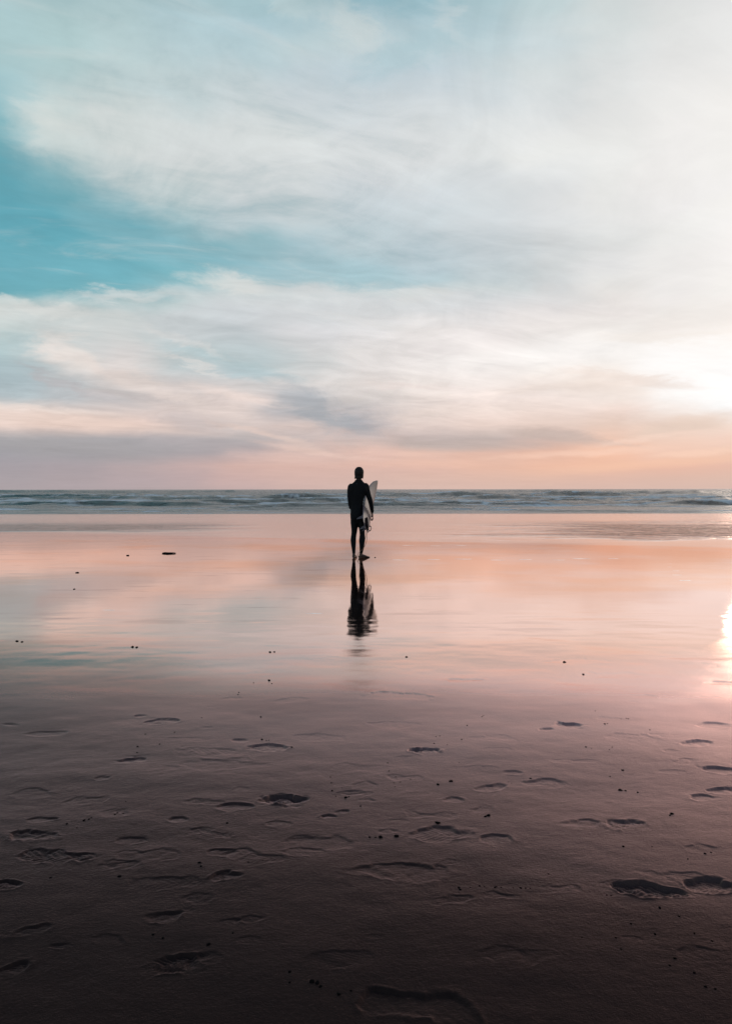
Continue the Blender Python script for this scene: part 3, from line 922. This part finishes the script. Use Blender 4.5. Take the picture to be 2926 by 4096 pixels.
# tail pad: a thin shaped sheet lying on the deck
pv, pf = [], []
NP, MP = 16, 9
for i in range(NP + 1):
    t = .012 + .20 * i / NP
    hw = half_w(t) * .55 * min(1.0, (1.02 - (i / NP)) * 2.2) ** 0.8
    for j in range(MP):
        w = hw * (2 * j / (MP - 1) - 1)
        kick = .022 * max(0, 1 - i / 3.5)
        for up in (0.001, .008 + kick):
            pv.append((t * BL, w, deck_z(t, w) + up))
idx = lambda i, j, k: (i * MP + j) * 2 + k
for i in range(NP):
    for j in range(MP - 1):
        pf.append((idx(i, j, 1), idx(i + 1, j, 1), idx(i + 1, j + 1, 1), idx(i, j + 1, 1)))
        pf.append((idx(i, j, 0), idx(i, j + 1, 0), idx(i + 1, j + 1, 0), idx(i + 1, j, 0)))
    for j in (0, MP - 1):
        pf.append((idx(i, j, 0), idx(i + 1, j, 0), idx(i + 1, j, 1), idx(i, j, 1)))
for i in (0, NP):
    for j in range(MP - 1):
        pf.append((idx(i, j, 0), idx(i, j + 1, 0), idx(i, j + 1, 1), idx(i, j, 1)))
mesh_obj('tail_pad', pv, pf, pad_m, board)


def fin(t0, w0, cant):
    """raked fin on the underside"""
    v, f = [], []
    n = 9
    for i in range(n):
        s = i / (n - 1)
        ch = .115 * (1 - s) ** 0.65 + .012
        back = -.055 * s ** 1.5
        zz = rocker(t0) - max(thick(t0), .004) * .9 - .115 * s
        for k in range(12):
            a = 2 * math.pi * k / 12
            v.append((t0 * BL + back + ch * .5 * math.cos(a), w0 + cant * .115 * s + .004 * (1 - .6 * s) * math.sin(a), zz))
    for i in range(n - 1):
        for k in range(12):
            f.append((i * 12 + k, i * 12 + (k + 1) % 12, (i + 1) * 12 + (k + 1) % 12, (i + 1) * 12 + k))
    f.append(tuple(range(12))); f.append(tuple((n - 1) * 12 + k for k in range(12)))
    mesh_obj('fin', v, f, fin_m, board)


fin(.13, .135, .12); fin(.13, -.135, -.12); fin(.045, 0, 0)


def catmull(pts, n=10):
    P_ = [Vector(p) for p in pts]
    P_ = [P_[0] * 2 - P_[1]] + P_ + [P_[-1] * 2 - P_[-2]]
    out = []
    for i in range(1, len(P_) - 2):
        for k in range(n):
            t = k / n
            p0, p1, p2, p3 = P_[i - 1:i + 3]
            out.append(0.5 * ((2 * p1) + (p2 - p0) * t + (2 * p0 - 5 * p1 + 4 * p2 - p3) * t * t + (3 * p1 - p0 - 3 * p2 + p3) * t ** 3))
    out.append(P_[-2])
    return out


inv = board.matrix_world.inverted()


def loc(p):
    return inv @ (Vector((PX0, PY0, 0)) + Vector(p))


# leash: from the tail plug up to the hand, cuff hanging at its end, slack looping down by the calf
def cord(pts, r=.0042):
    L_ = Lofts()
    L_.tube([(*loc(p), r) for p in catmull(pts)], 0, 8)
    return L_


leash_pts = [(.178, -.36, .60), (.168, -.36, .50), (.150, -.28, .40), (.138, -.16, .33), (.128, -.09, .24), (.108, -.07, .15), (.090, -.06, .095), (.058, -.05, .05), (.012, -.05, .035), (.004, -.05, .07), (.040, -.055, .12),
             (.105, -.09, .19), (.150, -.16, .27), (.180, -.24, .38), (.186, -.30, .50), (.196, -.32, .575)]
lc = cord(leash_pts)
leash_o = mesh_obj('leash', lc.v, lc.f, cord_m, board)
l2 = cord([(.236, -.02, .640), (.243, .02, .70), (.249, .08, .755), (.262, .13, .785)])
mesh_obj('leash_strand', l2.v, l2.f, cord_m, leash_o)
# the ankle cuff: a broad flat ring
cv, cf = [], []
cc = Vector((.236, -.05, .585))
for i in range(28):
    a = 2 * math.pi * i / 28
    for k, (rr, yo) in enumerate(((1.0, -.022), (1.0, .022), (.64, .022), (.64, -.022))):
        p = cc + Vector((math.cos(a) * .035 * rr + math.sin(a) * .008, yo, math.sin(a) * .058 * rr))
        cv.append(loc(p))
for i in range(28):
    j = (i + 1) % 28
    for k in range(4):
        cf.append((i * 4 + k, j * 4 + k, j * 4 + (k + 1) % 4, i * 4 + (k + 1) % 4))
mesh_obj('leash_cuff', cv, cf, cuff_m, leash_o)

# ------------------------------------------------------------------ small things on the sand
stone_m = plain("dark_wet_stone", (0.008, 0.007, 0.007), 0.9, 0.4, 50, 1.08)
weed_m = plain("dark_seaweed", (0.009, 0.007, 0.006), 0.8, 0.5, 60, 1.15)


def lump_mesh(name, seed, sx, sy, sz, mat, sub=2, rough_=0.28):
    rnd = random.Random(seed)
    bm = bmesh.new()
    bmesh.ops.create_icosphere(bm, subdivisions=sub, radius=1.0)
    ph = [rnd.uniform(0, 6.3) for _ in range(6)]
    for v in bm.verts:
        c = v.co
        k = 1 + rough_ * (math.sin(c.x * 3 + ph[0]) * math.sin(c.y * 2.6 + ph[1]) + 0.6 * math.sin(c.z * 5 + ph[2] + c.x * 4) * math.sin(c.y * 5 + ph[3]))
        v.co = Vector((c.x * sx * k, c.y * sy * k, max(c.z, -.35) * sz * k))
    me = bpy.data.meshes.new(name)
    bm.to_mesh(me); bm.free()
    me.polygons.foreach_set('use_smooth', [True] * len(me.polygons))
    me.materials.append(mat)
    return me


STONES = [lump_mesh('pebble', s, 1, .8, .62, stone_m) for s in range(5)]


def height(x_, y_):
    j = min(max(np.searchsorted(xs, x_), 0), len(xs) - 1); i = min(max(np.searchsorted(ys, y_), 0), len(ys) - 1)
    return float(Z[i, j])


def pebble(px, py, wpx, label, group, k=0):
    x_, y_ = ground(px, py)
    r = wpx / F_PX * y_ / 2
    o = bpy.data.objects.new('pebble', STONES[k % 5])
    COL.objects.link(o)
    o.scale = (r, r, r * random.uniform(.6, .9))
    o.rotation_euler = (0, 0, random.uniform(0, 6.3))
    o.location = (x_, y_, height(x_, y_) + r * .12)
    tag(o, label, 'pebble', group)
    return o


# bigger, tell-apart lumps
x_, y_ = ground(675, 2214)
weed = bpy.data.objects.new('seaweed_clump', lump_mesh('seaweed_clump', 21, .118, .06, .019, weed_m, 4, .30))
COL.objects.link(weed); weed.location = (x_, y_, .010)
tag(weed, 'largest dark seaweed clump lying alone on the wet sand left of the surfer', 'seaweed')
NAMED = [
    (1499, 2231, 8, 'small dark pebble just right of the surfer\'s turned-out foot'),
    (293, 2357, 9, 'lone round pebble on the glossy wet sand near the left edge, below the seaweed clump'),
    (509, 2222, 12, 'flat dark pebble on wet sand just left of the seaweed clump'),
    (306, 2291, 14, 'flat thin pebble between the seaweed clump and the lone round pebble'),
    (1625, 2631, 12, 'dark round pebble at the left end of a short faint scrape, by the reflection'),
    (2260, 2654, 16, 'long dark pebble in a shallow scrape on the bright sand right of centre'),
    (2337, 2703, 9, 'dark pebble at the right end of the long shallow scrape on the bright sand'),
    (1072, 2726, 14, 'dark shard on the sand between the pair of pebbles and the footprints'),
    (1752, 3310, 20, 'big crumbly dark lump below the textured print, right of centre'),
]
for k, (a, b_, w_, l_) in enumerate(NAMED):
    pebble(a, b_, w_, l_, None, k)
PAIRS = [((524, 2593), (541, 2594), 14, 'left of the surfer\'s reflection, nearer the left edge'),
         ((1077, 2610), (1094, 2609), 12, 'just left of the tip of the surfer\'s reflection'),
         ((60, 2568), (80, 2571), 14, 'at the far left edge of the glossy sand')]
for k, (p, q, w_, where) in enumerate(PAIRS):
    pebble(*p, w_, 'left pebble of the dark pair lying ' + where, 'paired dark pebbles on the glossy sand', k)
    pebble(*q, w_ * .8, 'right pebble of the dark pair lying ' + where, 'paired dark pebbles on the glossy sand', k + 2)
CLUSTERS = [
    ('tiny dark crumb scattered on the damp sand around the deep dark print right of centre', 'crumbs round the deep print',
     [(1870, 2915, 9), (1930, 2877, 7), (1936, 2872, 6), (1737, 2985, 8), (1760, 2954, 7), (1744, 2957, 7), (1848, 2971, 9), (1790, 2992, 7), (1550, 3058, 8), (1555, 3092, 8),
      (1582, 3114, 8), (1600, 3138, 7), (1642, 3127, 7), (1575, 3141, 7), (1580, 3157, 6), (1602, 3137, 7), (1838, 3062, 5), (1650, 3020, 8), (2350, 3007, 9), (2372, 3013, 5), (2445, 3018, 7), (2456, 3008, 7)]),
    ('tiny dark crumb beside the prints at the middle right of the sand', 'crumbs at the middle right',
     [(2425, 2912, 12), (2436, 2911, 8), (2512, 2886, 7), (2520, 2888, 8), (2490, 2888, 6), (2386, 2857, 6), (2607, 2935, 7), (2490, 3173, 20), (2512, 3176, 12), (2561, 3184, 11), (2499, 3098, 14), (2127, 3128, 12),
      (2448, 3121, 7), (2050, 3145, 6), (2038, 3140, 6), (1753, 3149, 17), (1805, 3137, 22), (2700, 3278, 20), (2692, 3284, 12), (1958, 3281, 24), (1945, 3285, 16)]),
    ('tiny dark crumb lying among the prints on the left of the sand', 'crumbs on the left',
     [(1038, 2876, 11), (1163, 2998, 14), (540, 2995, 12), (538, 3018, 10), (572, 2945, 8), (629, 2986, 10), (690, 2938, 7), (800, 2880, 8), (1318, 3116, 9), (1322, 3140, 9), (1325, 3171, 12), (1340, 3192, 8), (1380, 3198, 20),
      (1393, 3194, 12), (1365, 3160, 6), (1440, 3235, 12), (445, 3267, 14), (455, 3260, 10), (480, 3262, 12), (320, 3295, 16), (340, 3290, 14), (350, 3284, 10), (250, 3310, 14), (290, 3325, 9), (1010, 2737, 8),
      (1083, 2740, 8), (950, 2775, 8), (947, 2783, 7), (1060, 2968, 8), (1042, 2964, 14), (1070, 2967, 7), (490, 3213, 8), (900, 3304, 16)]),
    ('dark crumb in the row of specks on the near sand below the middle', 'row of specks near the camera',
     [(1839, 3580, 16), (1844, 3588, 14), (1923, 3570, 12), (1885, 3577, 7), (1942, 3572, 8), (1985, 3574, 14), (1992, 3572, 9), (2010, 3575, 8), (2090, 3578, 14), (2110, 3579, 10), (2060, 3577, 8), (2128, 3580, 8)]),
    ('dark crumb in the short line of three clods at the middle of the near sand', 'clods in a short line',
     [(1476, 3367, 14), (1520, 3368, 26), (1584, 3365, 24), (1500, 3368, 10)]),
    ('dark crumb on the near sand towards the lower right', 'crumbs at the lower right',
     [(2505, 3412, 17), (2622, 3411, 9), (2837, 3437, 14), (2861, 3431, 10), (2767, 3459, 10), (2440, 3609, 10), (2458, 3611, 10), (2656, 3664, 18), (2735, 3698, 10), (2540, 3730, 12), (2638, 3772, 16), (2478, 3791, 12), (2798, 3770, 12), (2870, 3801, 12),
      (2847, 3992, 18), (2886, 4002, 14), (2700, 3905, 12), (2720, 3875, 18), (2800, 3935, 16), (2203, 3520, 10), (2340, 3790, 9), (2500, 3840, 12)]),
    ('dark crumb on the near sand towards the lower left', 'crumbs at the lower left',
     [(460, 3527, 20), (180, 3533, 14), (786, 3474, 18), (792, 3489, 14), (594, 3770, 18), (635, 3784, 16), (820, 3814, 22), (920, 3770, 12), (1150, 3935, 18), (1240, 3975, 32), (1262, 3980, 26), (1275, 3995, 20), (1350, 4025, 22), (1400, 4012, 14), (1150, 3978, 16), (985, 3474, 9),
      (1044, 3466, 8)]),
]
for li, (lab, grp, pts) in enumerate(CLUSTERS):
    for k, (a, b_, w_) in enumerate(pts):
        pebble(a, b_, w_ * .78, lab, grp, k + li)

# ripple glints on the film of water, put in as pale mirror-like lenses
glint_m, b = material("ripple_shine")
t = nd('ShaderNodeTexCoord')
put(b.inputs['Base Color'], mix(noise(E(t.outputs['Object']), 9.0, 4, 0.6), (0.97, 0.92, 0.88), (0.99, 0.97, 0.95)))
b.inputs['Metallic'].default_value = 1.0
b.inputs['Roughness'].default_value = 0.12
GLINTS = [lump_mesh('ripple_glint', 40 + s, 1, .30, .014, glint_m, 3, .25) for s in range(3)]


def streak(px, py, wpx, label, group, k=0, asp=1.0):
    x_, y_ = ground(px, py)
    o = bpy.data.objects.new('ripple_glint', GLINTS[k % 3])
    COL.objects.link(o)
    r = wpx / F_PX * y_ / 2
    o.scale = (r, r * asp, r * .8)
    o.location = (x_, y_, height(x_, y_) - .0005)
    tag(o, label, 'foam', group)


for k, (a, b_, w_) in enumerate([(1600, 2240, 70), (1735, 2239, 65), (1855, 2237, 70), (1989, 2241, 60), (2104, 2239, 62), (2234, 2241, 58), (2324, 2236, 72), (2455, 2236, 55)]):
    streak(a, b_, w_, 'pale ripple glint in the long row on the orange wet sand right of the surfer', 'row of ripple glints', k)
for k, (a, b_, w_) in enumerate([(1630, 2182, 50), (1741, 2184, 50), (1843, 2183, 45)]):
    streak(a, b_, w_, 'faint pale foam dash in the short row farther out, right of the surfer\'s knees', 'short row of ripple glints', k)
for k, (a, b_, w_, l_) in enumerate([(2677, 2257, 22, 'smallest'), (2680, 2270, 28, 'second smallest'), (2705, 2285, 32, 'middle-sized'), (2708, 2302, 42, 'long'), (2745, 2324, 62, 'longest')]):
    streak(a, b_, w_, l_ + ' pale ripple glint of the cluster on the wet sand by the right edge', 'ripple glints by the right edge', k, 1.2)
for k, (a, b_, w_, l_) in enumerate([(428, 2441, 58, 'bright foam dash on glossy sand left of the surfer\'s reflection'), (496, 2437, 26, 'short foam dash beside the bright foam dash left of the surfer\'s reflection'),
                                     (1255, 2455, 70, 'pale foam smear just left of the surfer\'s reflection')]):
    streak(a, b_, w_, l_, None, k, .8)
